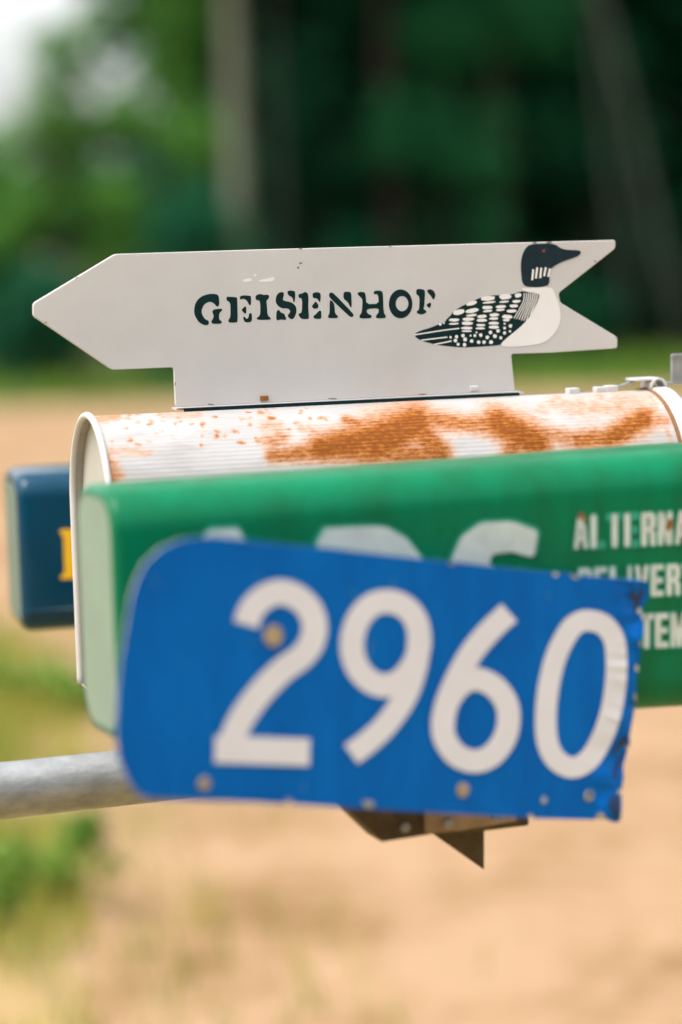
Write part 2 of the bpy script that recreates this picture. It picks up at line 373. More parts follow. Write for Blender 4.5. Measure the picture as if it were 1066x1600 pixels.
def arch_panel(name, s0, s1, w2, top, bot, M, lab=None, bulge=0.0):
    prof = arch(w2, top, bot, 72); n = len(prof); V = []; Fc = []
    rings = [(s0, 1.0), (s1, 1.0)]
    for s, k in rings: V += [MB(s, a, z) for a, z, *_ in prof]
    Fc += [(i, (i + 1) % n, n + (i + 1) % n, n + i) for i in range(n)]
    Fc += [tuple(range(n)), tuple(range(2 * n - 1, n - 1, -1))]
    o = mesh_obj(name, V, Fc, M, mb, label=lab); return o
arch_panel('back_panel', sL + 0.0085, sL + 0.0105, W2 - 0.0012, ridge_z - 0.0012, base_z + 0.001, M_CAPW)
def rim(name, s, w2, top, bot, rad, M, flat=1.0):
    prof = arch(w2, top, bot, 96); V, Fc = [], []; k = 8; n = len(prof)
    for (a, z, d, na, nz_) in prof:
        for q in range(k):
            th = 2 * math.pi * q / k
            V.append(MB(s + rad * flat * math.cos(th), a + na * rad * math.sin(th), z + nz_ * rad * math.sin(th)))
    for i in range(n - 1):
        for q in range(k): Fc.append((i * k + q, i * k + (q + 1) % k, (i + 1) * k + (q + 1) % k, (i + 1) * k + q))
    Fc += [tuple(range(k)), tuple(range((n - 1) * k, n * k))]
    return mesh_obj(name, V, Fc, M, mb, True)
rim('rear_rim', sL, W2 + 0.0006, ridge_z + 0.0008, base_z, 0.0030, M_WHITEM)
dr = arch_panel('door', sR + 0.0035, sR + 0.0205, W2 + 0.0030, ridge_z + 0.0030, base_z - 0.002, M_WHITEM); bevel(dr, 0.003, 3)
rim('door_seam', sR + 0.0017, W2 + 0.0004, ridge_z + 0.0004, base_z, 0.0016, M_RUSTSPOT)
# latch on the ridge, its small tabs and the door's grey pull tab
def at_s(x): return SP.to2(SP(x, 605))[0]
for xa, xb, h in ((886, 903, .0052), (929, 942, .0052), (945, 963, .0060)):
    s0, s1 = at_s(xa), at_s(xb); box('latch_tab', MB((s0 + s1) / 2, 0, ridge_z + h / 2 - 0.0005), (U, NB, Z), (s1 - s0, 0.010, h), M_WHITEM, mb, 0.0008)
a_, b_ = MB(at_s(964), 0, ridge_z + 0.0035), MB(at_s(992), 0, ridge_z + 0.0085)
V, Fc = tube_verts([a_, b_], 0.0013, 8); mesh_obj('latch_rod', V, Fc, M_GALV, mb, True)
lc = MB(at_s(1022), 0, ridge_z + 0.0030); V, Fc = [], []; n = 14
for i in range(n + 1):
    th = math.pi * (0.0 + 1.12 * i / n)
    for rr in (0.0062, 0.0082):
        for aa in (-0.011, 0.011): V.append(lc + U * (rr * math.cos(th)) + Z * (rr * math.sin(th)) + NB * aa)
for i in range(n):
    b0, b1 = 4 * i, 4 * i + 4
    Fc += [(b0, b1, b1 + 1, b0 + 1), (b0 + 2, b0 + 3, b1 + 3, b1 + 2), (b0, b0 + 2, b1 + 2, b1), (b0 + 1, b1 + 1, b1 + 3, b0 + 3)]
Fc += [(0, 1, 3, 2), (4 * n, 4 * n + 2, 4 * n + 3, 4 * n + 1)]
mesh_obj('latch_catch', V, Fc, M_WHITEM, mb, True)
box('latch_plate', MB(at_s(1003), 0, ridge_z + 0.0098), (U, NB, Z), (0.024, 0.020, 0.0026), M_WHITEM, mb, 0.001)
t0, t1 = at_s(1049), at_s(1090)
box('pull_tab', MB((t0 + t1) / 2, 0, ridge_z + 0.0185), (U, NB, Z), (t1 - t0, 0.0035, 0.026), M_GALV, mb, 0.001)
box('pull_strip', MB((at_s(1030) + t1) / 2, 0, ridge_z + 0.0050), (U, NB, Z), (t1 - at_s(1030), 0.016, 0.002), M_GALV, mb)
box('bottom_panel', MB((sL + sR) / 2, 0, base_z - 0.0010), (U, NB, Z), (sR - sL - 0.004, 2 * W2 - 0.004, 0.0020), M_WHITEM, mb)

# ------------------------------------------------------------------ arrow board
sg = thing('arrow_sign', SP(540, 623), 'light grey arrow board lettered GEISENHOF with a painted loon, standing on the mailbox', 'sign')
out_px = [(52, 474), (180, 397), (400, 390), (700, 382), (962, 375), (962, 388), (873, 458), (876, 473), (965, 527), (965, 544), (862, 551), (799, 553), (805, 611), (540, 624), (275, 636.5), (272, 574), (175, 578), (52, 494)]
out2 = [SP.to2(SP(*p)) for p in out_px]
def round_corners(p, r=0.0022):
    q = []
    for i in range(len(p)):
        a, b, c = np.array(p[i - 1]), np.array(p[i]), np.array(p[(i + 1) % len(p)])
        d1, d2 = a - b, c - b; l1, l2 = np.linalg.norm(d1), np.linalg.norm(d2); k = min(r, l1 * .4, l2 * .4)
        q += [tuple(b + d1 / l1 * k), tuple(b * .5 + (b + d1 / l1 * k) * .25 + (b + d2 / l2 * k) * .25), tuple(b + d2 / l2 * k)]
    return q
extrude_poly('board', round_corners(out2), SP, 0.0, -0.0045, M_SIGN, sg, 0.0006)
b0, b1 = SP.to2(SP(278, 637))[0], SP.to2(SP(822, 611))[0]
box('base_flange', MB((b0 + b1) / 2, 0.014, ridge_z + 0.0022), (U, NB, Z), (b1 - b0, 0.018, 0.0016), M_SIGN, sg)
box('base_gap_shade', MB((b0 + b1) / 2, 0.0022, ridge_z + 0.0012), (U, NB, Z), (b1 - b0 - 0.012, 0.0030, 0.0030), M_INK, sg)  # dark strip standing in for the contact shade under the board
for x, y in ((413, 622), (741, 607)):
    box('mounting_clip', SP(x, y, 0.001), (U, NB, Z), (0.0072, 0.003, 0.0042), M_RUSTSPOT if x < 500 else M_WHITEM, sg, 0.0005)
# stencilled letters, traced; (x0, y0, scale) of the tracing window then outlines
z1, z2, z3 = (295, 440, 130 / 1066), (420, 440, 140 / 1066), (550, 440, 140 / 1066)
LET = [
 (z1, [[(385,170),(395,300),(365,325),(335,290),(300,262),(255,258),(200,290),(168,350),(165,400),(185,450),(215,485),(255,500),(260,540),(240,558),(190,555),(130,520),(85,450),(68,390),(75,310),(110,235),(170,185),(250,160),(320,155)],
       [(305,370),(330,355),(420,345),(435,365),(400,395),(388,430),(390,485),(425,510),(420,535),(380,542),(300,540),(288,510),(310,480),(322,440),(305,400)]]),
 (z1, [[(485,200),(500,192),(615,200),(622,215),(630,515),(600,525),(515,525),(505,495),(535,455),(535,300),(525,265),(485,240)], [(655,190),(700,175),(790,180),(800,200),(798,300),(778,305),(745,240),(700,215),(660,235)],
       [(735,310),(740,400),(722,415),(675,365),(700,335)], [(775,410),(795,400),(810,420),(812,490),(795,520),(720,522),(700,480),(700,450),(720,450),(740,480),(765,465)]]),
 (z1, [[(855,190),(880,165),(925,158),(960,172),(1010,165),(1035,185),(1020,225),(995,240),(1005,330),(1010,430),(1050,465),(1050,490),(880,490),(870,465),(915,435),(920,330),(910,240),(860,235)]]),
 (z2, [[(180,130),(150,122),(110,140),(88,180),(82,240),(110,290),(160,318),(230,318),(258,345),(250,375),(225,400),(235,425),(275,452),(305,430),(330,370),(330,310),(300,265),(250,240),(190,230),(165,215),(180,170)],
       [(222,118),(250,105),(310,112),(318,150),(310,240),(295,250),(285,190),(230,160)], [(95,345),(125,335),(145,370),(185,380),(210,440),(200,458),(150,450),(100,462),(88,440)]]),
 (z2, [[(355,150),(400,140),(430,122),(465,135),(475,200),(470,300),(480,430),(470,445),(390,445),(355,400),(360,378),(395,370),(400,200),(355,190)], [(520,140),(560,125),(610,132),(620,165),(615,240),(600,240),(580,200),(525,195)],
       [(555,230),(595,280),(585,320),(530,322),(512,290),(540,260)], [(600,345),(625,345),(628,430),(610,445),(540,440),(530,410),(560,390)]]),
 (z2, [[(720,140),(745,128),(775,140),(1005,380),(1012,410),(985,425),(950,405),(740,205),(718,175)], [(725,225),(745,222),(775,255),(785,300),(790,380),(825,410),(820,435),(710,435),(705,410),(725,375)],
       [(890,130),(920,118),(975,125),(985,160),(988,300),(975,310),(940,240),(890,205)]]),
 (z3, [[(65,140),(90,122),(150,125),(165,160),(172,268),(320,265),(312,150),(262,150),(258,120),(290,105),(355,110),(370,140),(378,370),(405,405),(400,435),(290,438),(285,405),(318,370),(318,315),(180,325),(178,375),(240,405),(225,438),(95,438),(88,405),(118,370),(128,220),(110,190),(75,160)]]),
 (z3, 'O'),
 (z3, [[(765,95),(800,85),(860,95),(870,120),(868,200),(860,300),(850,325),(890,350),(880,375),(830,392),(775,380),(772,350),(800,335),(805,200),(795,170),(765,150)], [(895,100),(930,88),(970,105),(995,150),(985,200),(965,215),(940,170),(900,130)],
       [(885,275),(930,245),(945,265),(930,318),(900,300)]]),
]
def win(wd, p): return (wd[0] + p[0] * wd[2], wd[1] + p[1] * wd[2])
for (wd, shp), ch in zip(LET, 'GEISENHOF'):
    if shp == 'O':
        n = 40; P1 = [win(wd, (580 + 140 * math.cos(2 * math.pi * i / n), 265 + 172 * math.sin(2 * math.pi * i / n))) for i in range(n)]
        P2 = [win(wd, (597 + 75 * math.cos(2 * math.pi * i / n), 262 + 90 * math.sin(2 * math.pi * i / n))) for i in range(n)]
        o = decal('letter', [], SP, 0.0004, M_INK, sg, ribbons=[(P1 + P2, [(i, (i + 1) % n, n + (i + 1) % n, n + i) for i in range(n)])])
    else:
        o = decal('letter', [chaikin([win(wd, p) for p in q], 1, 0.22) for q in shp], SP, 0.0004, M_INK, sg)
    o['label'] = 'dark green stencilled letter ' + ch
# painted loon
z4, z5 = (640, 440, 180 / 1066), (780, 370, 190 / 1066)
body = [win(z4, p) for p in [(40,500),(65,465),(200,425),(270,395),(330,375),(340,350),(385,310),(400,280),(470,235),(520,210),(620,165),(640,155),(700,135),(800,125),(950,120),(1040,85),(1130,95),(1120,330),(1060,420),(960,520),(870,585),(700,600),(500,610),(400,603),(250,585),(100,545)]]
lp = decal('loon_painting', [chaikin(body, 2)], SP, 0.0004, M_INK, sg, label='painted loon with checkered back')
breast = [win(z5, p) for p in [(205,445),(300,448),(460,435),(490,500),(525,590),(540,680),(535,760),(500,830),(440,900),(360,940),(200,962),(60,965),(10,950),(30,920),(100,860),(200,780),(270,700),(330,600),(355,530),(352,495),(230,482),(200,465)]]
decal('breast', [chaikin(breast, 2)], SP, 0.0008, M_LOONW, lp)
decal('shoulder', [chaikin([win(z5, p) for p in [(225,484),(352,490),(350,545),(262,690),(215,735),(180,745),(250,600)]], 2)], SP, 0.0006, M_GREYP, lp)
streaks = []
for k in range(7):
    x0 = 220 + k * 19; streaks.append(ribbon(catmull([win(z5, p) for p in [(x0, 492), (x0 - 6, 560 - k * 2), (x0 - 45, 640), (x0 - 90 + k * 3, 715 + k * 5)]], 5), [1.4] * 16))
decal('shoulder_streaks', [], SP, 0.0009, M_LOONW, lp, ribbons=streaks)
head = [(205,430),(192,300),(190,230),(205,150),(235,95),(270,68),(350,60),(450,58),(500,70),(545,105),(610,115),(700,118),(720,130),(710,160),(640,190),(560,215),(475,260),(440,300),(445,420),(380,440),(300,442)]
hd = decal('head', [chaikin([win(z5, p) for p in head], 2)], SP, 0.0012, M_HEAD, lp)
decal('neck_stripes', [], SP, 0.0015, M_LOONW, lp, ribbons=[ribbon([win(z5, a), win(z5, b)], 3.1) for a, b in (((300,285),(290,380)),((335,268),(322,365)),((370,272),(360,362)),((410,268),(395,345)),((446,278),(430,350)))])
def ell(wd, c, rx, ry, ang=0, n=12):
    ca, sa = math.cos(R(ang)), math.sin(R(ang)); o_ = []
    for i in range(n):
        t = 2 * math.pi * i / n; ct, st = math.cos(t), math.sin(t)
        x = rx * math.copysign(abs(ct) ** 0.85, ct) * rd.uniform(.86, 1.04); y = ry * math.copysign(abs(st) ** 0.85, st) * rd.uniform(.82, 1.04)
        o_.append(win(wd, (c[0] + .95 * (x * ca - y * sa), c[1] + x * sa + y * ca)))
    return o_
decal('eye', [ell(z5, (392, 122), 15, 14)], SP, 0.0015, M_EYE, lp)
PATCH = [(575,200,58,20,-15),(725,155,78,25,-3),(735,192,65,11,-5),(885,140,62,28,-4),(875,187,50,10,-5),(1005,128,36,22,-8),(990,183,45,14,-5),(455,282,58,28,-10),(580,268,66,22,-10),(575,312,55,13,-6),(720,240,54,18,-3),(725,272,50,12,-6),(845,232,52,16,-5),(840,262,45,11,-5),(965,225,46,16,-2),(945,272,52,15,-2),(415,355,52,16,0),(410,390,52,10,-2),(545,348,60,17,-3),(535,386,60,17,0),(670,322,50,17,-4),(668,358,52,17,0),(785,308,50,17,-4),(780,342,48,13,0),(905,325,56,20,2),(895,357,36,13,0),(530,430,60,14,0),(530,458,55,9,0),(660,403,48,13,0),(655,433,48,11,0),(780,385,56,14,0),(780,421,52,17,0)]
DOTS = [(285,395,14),(320,385,9),(435,510,17),(425,545,18),(495,500,18),(515,535,20),(510,585,18),(450,580,15),(575,550,18),(605,500,15),(565,500,10),(660,495,18),(640,560,18),(690,560,18),(720,515,18),(755,560,20),(790,505,20),(750,470,18),(820,455,18),(845,520,15),(880,475,16),(880,430,14),(935,410,18),(880,390,10),(930,460,12),(380,515,12),(620,470,10)]
tails = [ribbon(catmull([win(z4, p) for p in q], 4), 2.0) for q in ([(48,492),(200,468),(330,448),(460,433)], [(110,542),(230,528),(350,513)], [(230,580),(310,566),(390,549)])]
decal('back_checks', [ell(z4, (p[0], p[1]), p[2], p[3], p[4]) for p in PATCH] + [ell(z4, (p[0], p[1]), p[2], p[2]) for p in DOTS], SP, 0.0008, M_LOONW, lp, ribbons=tails)
# scuffs on the board: pale scratches above the lettering
decal('scuff_marks', [chaikin(q, 1) for q in ([(379,437),(392,434),(395,439),(381,441)], [(403,438),(418,435),(430,432),(428,440),(408,441)], [(396,428),(402,429),(398,433)])], SP, 0.0003, M_LOONW, sg)

for x, y, rx, ry in ((836, 379.5, 4, 1.2), (858, 379, 5, 1.3), (470, 388.5, 3, .9), (610, 385.5, 2.4, .8), (120, 434, 2, 1), (72, 504, 2, 1.2), (330, 632, 6, 1.2), (520, 623, 8, 1.1), (660, 616, 7, 1), (274, 600, 1, 3), (930, 408, 2, 1.2), (470, 411, 3, 1.2), (466, 418, 2, 1.6)):
    decal('paint_chip', [ell((0, 0, 1), (x, y), rx, ry, rd.uniform(-10, 10))], SP, 0.0007, M_SPECK, sg)
# ------------------------------------------------------------------ newspaper tubes: rounded, tapering boxes
def tube_box(P0, u, nb, length, h0, h1, w0, w1, rad, z0, zslope, endr, nseg=20):
    """P0: near lower edge at the closed left end; section rounded rectangle; closed end rounded off by endr"""
    V, Fc = [], []; k = 8
    def section(h, wd, r, inset):
        o_ = []
        for (ca, cz, t0) in ((wd - r, r, -90), (wd - r, h - r, 0), (r, h - r, 90), (r, r, 180)):
            for i in range(k + 1):
                t = R(t0 + 90 * i / k); rr = max(r - inset, 0.0005)
                o_.append((ca + rr * math.cos(t), cz + rr * math.sin(t)))
        return o_
    st = [(endr * (1 - math.cos(R(90 * i / 6))), endr * (1 - math.sin(R(90 * i / 6)))) for i in range(7)] + [(endr + (length - endr) * (i / nseg), 0) for i in range(1, nseg + 1)]
    m_ = 4 * (k + 1)
    for s, ins in st:
        t = s / length; h = h0 + (h1 - h0) * t; wd = w0 + (w1 - w0) * t
        for a, z in section(h, wd, rad, ins): V.append(P0 + u * s + nb * a + Vector((0, 0, z + z0 + zslope * s)))
    for j in range(len(st) - 1):
        for i in range(m_): Fc.append((j * m_ + i, j * m_ + (i + 1) % m_, (j + 1) * m_ + (i + 1) % m_, (j + 1) * m_ + i))
    return V, Fc, m_, len(st)
GY = R(22.0)
GP = Plane(181, 950, 1.70, GY)
gu, gnb = GP.u, -GP.n
zt = GP(181, 768).z; zb = GP(181, 1168).z
ztr = GP(1040, 707).z; zbr = GP(1040, 1116).z; sright = GP.to2(GP(1040, 900))[0]
GL = 0.50
h0 = zt - zb; h1 = h0 + ((ztr - zbr) - h0) * GL / sright; zsl = (zbr - zb) / sright
P0 = Vector((GP.P.x, GP.P.y, 0))
gb = thing('newspaper_tube', P0 + gu * GL / 2 + gnb * 0.06 + Vector((0, 0, zb)), 'bright green plastic newspaper tube with worn white lettering, behind the blue number plate', 'newspaper tube')
V, Fc, m_, ns = tube_box(P0, gu, gnb, GL, h0, h1, 0.096, 0.108, 0.031, zb, zsl, 0.007)
mesh_obj('shell', V, Fc, M_GREEN, gb, True)
mesh_obj('end_cap', [v + gu * 0.0003 for v in V[:m_]], [tuple(range(m_))], M_CAPG, gb, label='end cap with a sage grazing reflection in its colour')
o = mesh_obj('inner_wall', [v + (gb.location + Vector((0, 0, h0 / 2)) - v) * 0.03 for v in V[m_ * (ns - 3):]], [(j * m_ + i, j * m_ + (i + 1) % m_, (j + 1) * m_ + (i + 1) % m_, (j + 1) * m_ + i) for j in range(2) for i in range(m_)] + [tuple(range(m_))], M_GREEN, gb, True)
# the print: worn white letters with a greenish edge
zt_ = (860, 760, 206 / 1066); zb_ = (180, 780, 700 / 1066)
def text_block(name, polys, grow, lab, solid=None):
    def grown(q):
        c = np.mean(np.array(q), 0); return [tuple(c + (np.array(p) - c) * np.array([1 + 2 * grow / (np.ptp(np.array(q)[:, 0]) + 1e-6), 1 + 2 * grow / (np.ptp(np.array(q)[:, 1]) + 1e-6)])) for p in q]
    a = decal(name, [chaikin(grown(q), 1, .12) for q in polys], GP, 0.0008, M_GEDGE, gb, label=lab)
    b = decal('white_face', [chaikin(q, 1, .12) for q in (polys[:solid] if solid else polys)], GP, 0.0012, M_GTEXT, a)
    return a
def strokes(cmds): return cmds
def glyph(ch, x, y, wd, ht, sl, sk=0.0, t=None):
    """condensed heavy capital built from bars; x,y = top-left in pixels, sl = baseline slope"""
    t = t or wd * 0.40; e = ht * 0.17
    def q(x0, y0, x1, y1): return [(x0, y0), (x1, y0), (x1, y1), (x0, y1)]
    G = {'A': [[(wd*.28,0),(wd*.72,0),(wd,ht),(wd*.66,ht),(wd*.5,ht*.25),(wd*.34,ht),(0,ht)], q(wd*.25,ht*.60,wd*.75,ht*.76)],
         'L': [q(0,0,t,ht), q(t*.8,ht-e,wd*.92,ht)], 'T': [q(wd*.5-t/2,0,wd*.5+t/2,ht), q(0,0,wd,e)],
         'E': [q(0,0,t,ht), q(t*.8,0,wd*.92,e), q(t*.8,ht*.5-e/2,wd*.86,ht*.5+e/2), q(t*.8,ht-e,wd*.92,ht)],
         'R': [q(0,0,t,ht), [(t*.8,0),(wd*.8,0),(wd,ht*.12),(wd,ht*.42),(wd*.85,ht*.52),(wd,ht*.62),(wd,ht),(wd*.64,ht),(wd*.62,ht*.6),(t*.8,ht*.57),(t*.8,ht*.42),(wd*.6,ht*.42),(wd*.6,ht*.16),(t*.8,ht*.16)]],
         'N': [q(0,0,wd*.34,ht), q(wd*.66,0,wd,ht), [(wd*.1,0),(wd*.42,0),(wd*.9,ht),(wd*.58,ht)]],
         'D': [q(0,0,t,ht), [(t*.8,0),(wd*.75,0),(wd,ht*.15),(wd,ht*.85),(wd*.75,ht),(t*.8,ht),(t*.8,ht-e),(wd*.62,ht-e),(wd*.62,e),(t*.8,e)]],
         'I': [q(wd*.5-t/2,0,wd*.5+t/2,ht)], 'V': [[(0,0),(wd*.34,0),(wd*.5,ht*.72),(wd*.66,0),(wd,0),(wd*.7,ht),(wd*.3,ht)]],
         'Y': [[(0,0),(wd*.34,0),(wd*.5,ht*.38),(wd*.66,0),(wd,0),(wd*.66,ht*.6),(wd*.66,ht),(wd*.34,ht),(wd*.34,ht*.6)]],
         'S': [[(wd,ht*.3),(wd*.64,ht*.3),(wd*.6,e),(wd*.4,e),(wd*.38,ht*.32),(wd*.95,ht*.55),(wd,ht*.88),(wd*.8,ht),(wd*.2,ht),(0,ht*.88),(0,ht*.68),(wd*.36,ht*.68),(wd*.4,ht-e),(wd*.6,ht-e),(wd*.62,ht*.62),(wd*.05,ht*.42),(0,ht*.12),(wd*.2,0),(wd*.8,0),(wd,ht*.12)]],
         'M': [q(0,0,wd*.28,ht), q(wd*.72,0,wd,ht), [(wd*.1,0),(wd*.32,0),(wd*.5,ht*.5),(wd*.68,0),(wd*.9,0),(wd*.62,ht),(wd*.38,ht)]]}[ch]
    return [[(x + a, y + b - sl * a) for a, b in pl] for pl in G]
SLT = 0.045
for row, (txt, x0, y0, ht, pitch, wd) in enumerate((('ALTERNATE', 897, 806, 52, 26.3, 22), ('DELIVERY', 904, 888, 49, 24.6, 21), ('SYSTEM', 927, 963, 54, 24.2, 22))):
    x = x0
    for ch in txt:
        k = 0.6 if ch == 'I' else (1.2 if ch == 'M' else 1.0)
        text_block('letter', glyph(ch, x, y0 - SLT * (x - x0), wd * k, ht, SLT), 2.4, 'worn white printed letter ' + ch, 1 if ch in 'LTE' and row == 0 else None); x += pitch * (k if k != 1.2 else 1.18)
big_A = [[(322, 828), (378, 826), (440, 1010), (392, 1012), (382, 975), (322, 977), (312, 1014), (264, 1016), (300, 900)]]
big_D = [[(496, 826), (600, 822), (636, 842), (662, 876), (668, 930), (655, 970), (620, 1000), (498, 1006)]]
big_S = [[(705, 874), (722, 838), (752, 817), (800, 815), (841, 830), (834, 872), (800, 862), (770, 866), (764, 880), (800, 905), (838, 930), (840, 970), (810, 998), (760, 1003), (706, 992), (708, 950), (760, 962), (790, 955), (785, 940), (720, 912)]]
for q, ch in ((big_A, 'A'), (big_D, 'D'), (big_S, 'S')): text_block('large_letter', q, 5, 'large worn white printed letter ' + ch)
for x, y, rx, ry in ((908, 806, 5, 6), (914, 813, 3, 6), (1046, 820, 6, 10), (1024, 827, 2, 3)):
    decal('rust_spot', [ell((0, 0, 1), (x, y), rx, ry, 20)], GP, 0.0016, M_RUSTSPOT, gb)

NP_ = Plane(40, 870, 2.46, R(14))
nz_t, nz_b = NP_(40, 742).z, NP_(40, 992).z
N0 = Vector((NP_.P.x, NP_.P.y, 0)) - NP_.u * 0.006
nv = thing('newspaper_tube', N0 + NP_.u * 0.23 - NP_.n * 0.06 + Vector((0, 0, nz_b)), 'glossy dark navy newspaper tube with yellow print, behind the left end of the white mailbox', 'newspaper tube')
V, Fc, m_, ns = tube_box(N0, NP_.u, -NP_.n, 0.46, nz_t - nz_b, nz_t - nz_b + 0.004, 0.125, 0.132, 0.026, nz_b, 0, 0.012)
mesh_obj('shell', V, Fc, M_NAVY, nv, True)
mesh_obj('end_cap', [v + NP_.u * 0.0003 for v in V[:m_]], [tuple(range(m_))], M_CAPN, nv, label='end cap with a grey green grazing reflection in its colour')
mesh_obj('inner_wall', V[m_ * (ns - 2):m_ * (ns - 1)], [tuple(range(m_))], M_NAVY, nv)
decal('printed_letter', [chaikin(q, 1, .1) for q in ([(94,827),(125,826),(125,833),(119,836),(119,895),(126,899),(126,904),(95,905),(95,899),(101,896),(99,838),(94,833)],)], NP_, 0.0006, M_YELLOW, nv)
_a, _b = NP_(32, 956, 0.001), NP_(300, 948, 0.001)
V, Fc = tube_verts([Vector((_a.x, _a.y, _a.z)), Vector((_b.x, _b.y, _a.z))], 0.0012, 6); mesh_obj('moulded_seam', V, Fc, M_NAVY, nv, True)

# ------------------------------------------------------------------ stand: galvanised arm on a post, two boards across it, a bracket
PY = R(21.0)
PP = Plane(0, 1236, 1.985, PY)
pa = PP(0, 1236); pb = PP(905, 1122)
pdir = (pb - pa).normalized(); pdir.z = 0; pdir.normalize()
p_end = pa + PP.u * (pb - pa).dot(PP.u); p_end.z = pa.z
PR = 0.0238
post_top = pa - PP.u * 0.80
st = thing('mailbox_stand', (post_top.x, post_top.y, 0), 'galvanised steel pipe arm that carries the mailbox and newspaper tubes', 'mailbox stand')
el = [post_top + Vector((0, 0, -0.10))] ; cr = 0.09
path = [Vector((post_top.x, post_top.y, -0.3)), Vector((post_top.x, post_top.y, post_top.z - cr - .02)), ] + [post_top + PP.u * (cr * (1 - math.cos(R(t)))) + Vector((0, 0, -cr + cr * math.sin(R(t)))) for t in range(0, 91, 10)] + [pa - PP.u * 0.4, pa, pa.lerp(p_end, .5), p_end]
V, Fc = tube_verts(path, PR, 32); mesh_obj('pipe_arm', V, Fc, M_GALV, st, True)
# boards lie on the pipe and under the boxes
pipe_top = pa.z + PR
under = min(zb, base_z - 0.002, nz_b)
perp = -PP.n
for f, po, ln in ((0.33, -0.05, 0.33), (0.54, 0.155, 0.74)):
    c = pa.lerp(p_end, f) + perp * po; c.z = (pipe_top + under) / 2 - 0.0005
    gq = pa.lerp(p_end, f) + perp * (-0.165); gq.z = (under + zb) / 2
    if zb - under > 0.006: box('riser_block', gq, (PP.u, perp, Z), (0.07, 0.11, zb - under - 0.002), M_PLANK, st, 0.002)
    box('cross_board', c, (PP.u, perp, Z), (0.085, ln, max(0.012, under - pipe_top - 0.001)), M_PLANK, st, 0.002)
BP = Plane(600, 1316, 1.86, PY)
def bp2(q): return [BP.to2(BP(*p)) for p in q]
extrude_poly('bracket_rail', bp2([(520, 1180), (520, 1244), (597, 1316), (680, 1303), (803, 1285), (803, 1180)]), BP, 0.0, -0.03, M_DARKST, st, 0.001)
extrude_poly('bracket_block', bp2([(658, 1200), (662, 1299), (720, 1293), (800, 1279), (798, 1200)]), BP, 0.0095, 0.001, M_RAW, st, 0.001)
extrude_poly('bracket_gusset', [BP.to2(BP(x, y, -0.031)) for x, y in ((640, 1200), (676, 1302), (757, 1359), (757, 1200))], BP, -0.031, -0.037, M_DARKST, st, 0.0005)
for x, y, of in ((632, 1292, 0.0), (700, 1286, 0.0095), (775, 1276, 0.0095)):
    c_ = BP(x, y, of); V, Fc = tube_verts([c_, c_ + BP.n * 0.003], 0.0042, 6); mesh_obj('bolt', V, Fc, M_GALV, st)
cz = BP.to3(bp2([(690, 1190)])[0], -0.018); tp = pa.lerp(p_end, 0.745)
box('bracket_strap', Vector(((cz.x + tp.x) / 2, (cz.y + tp.y) / 2, (cz.z + tp.z) / 2)), (PP.u, perp, Z), (0.06, abs((tp - cz).dot(perp)) + 0.02, abs(tp.z - cz.z) + 0.05), M_DARKST, st, 0.002)

# ------------------------------------------------------------------ blue number plate
BY = R(33)
AP = Plane(600, 1075, 1.70, BY)
plate_px = [(331,838),(520,857),(560,862),(650,872),(700,876),(780,886),(860,893),(893,895),(900,899),(950,902),(1005,907),(1013,911),(1012,935),(1004,950),(1003,966),(1006,980),(1002,1001),(998,1044),(994,1060),(995,1091),(990,1118),(984,1150),(985,1160),(981,1172),(974,1197),(975,1215),(971,1236),(972,1262),(970,1282),(962,1286),(950,1282),(944,1276),(939,1269),(934,1272),(929,1281),(837,1279),(832,1275),(826,1278),(700,1271),(560,1263),(400,1254),(240,1248),(220,1243),(205,1228),(196,1210),(186,1185),(181,1150),(183,1080),(190,1020),(197,980),(204,935),(212,908),(226,880),(250,857),(285,842)]
ap2 = [AP.to2(AP(*p)) for p in plate_px]
pl = thing('address_plate', AP.to3(((min(p[0] for p in ap2) + max(p[0] for p in ap2)) / 2, min(p[1] for p in ap2))), 'blue house number plate reading 2960 in white, its right edge chipped and bent', 'number plate')
dents = [((1003, 940), 26, -0.004), ((975, 1180), 24, -0.004), ((958, 1265), 22, 0.005), ((990, 1100), 14, -0.003), ((945, 1215), 16, 0.003), ((1000, 1000), 14, 0.003)]
def bend(px, py):
    o_ = 0.0
    for (c, r, am) in dents:
        d = math.hypot(px - c[0], py - c[1]) / r
        if d < 2.2: o_ += am * math.exp(-d * d)
    if px > 940: o_ += 0.0022 * noise.noise(Vector((px * 0.06, py * 0.06, 3))) * min(1, (px - 940) / 50)
    return o_
gridp = [(x + rd.uniform(-3, 3), y + rd.uniform(-3, 3)) for x in range(200, 900, 40) for y in range(850, 1280, 40)] + [(x + rd.uniform(-3, 3), y + rd.uniform(-3, 3)) for x in range(905, 1015, 11) for y in range(905, 1285, 11)]
def inside(p, poly):
    c = False; j = len(poly) - 1
    for i in range(len(poly)):
        if (poly[i][1] > p[1]) != (poly[j][1] > p[1]) and p[0] < (poly[j][0] - poly[i][0]) * (p[1] - poly[i][1]) / (poly[j][1] - poly[i][1]) + poly[i][0]: c = not c
        j = i
    return c
gridp = [p for p in gridp if inside(p, plate_px) and min(math.hypot(p[0] - q[0], p[1] - q[1]) for q in plate_px) > 5]
n = len(plate_px)
vco, _e, fcs, *_ = delaunay_2d_cdt([Vector(p) for p in plate_px + gridp], [(i, (i + 1) % n) for i in range(n)], [list(range(n))], 1, 1e-4)
V = [AP(p[0], p[1], bend(p[0], p[1])) for p in vco]
o = mesh_obj('plate', V, [tuple(f) for f in fcs], M_BLUE, pl, False)
sm = o.modifiers.new('thickness', 'SOLIDIFY'); sm.thickness = 0.0016; sm.offset = -1; o.data.materials.append(M_CHIP); sm.material_offset_rim = 1
for p_ in o.data.polygons:
    pass
if sum(p_.normal.dot(AP.n) for p_ in o.data.polygons) < 0: o.data.flip_normals()
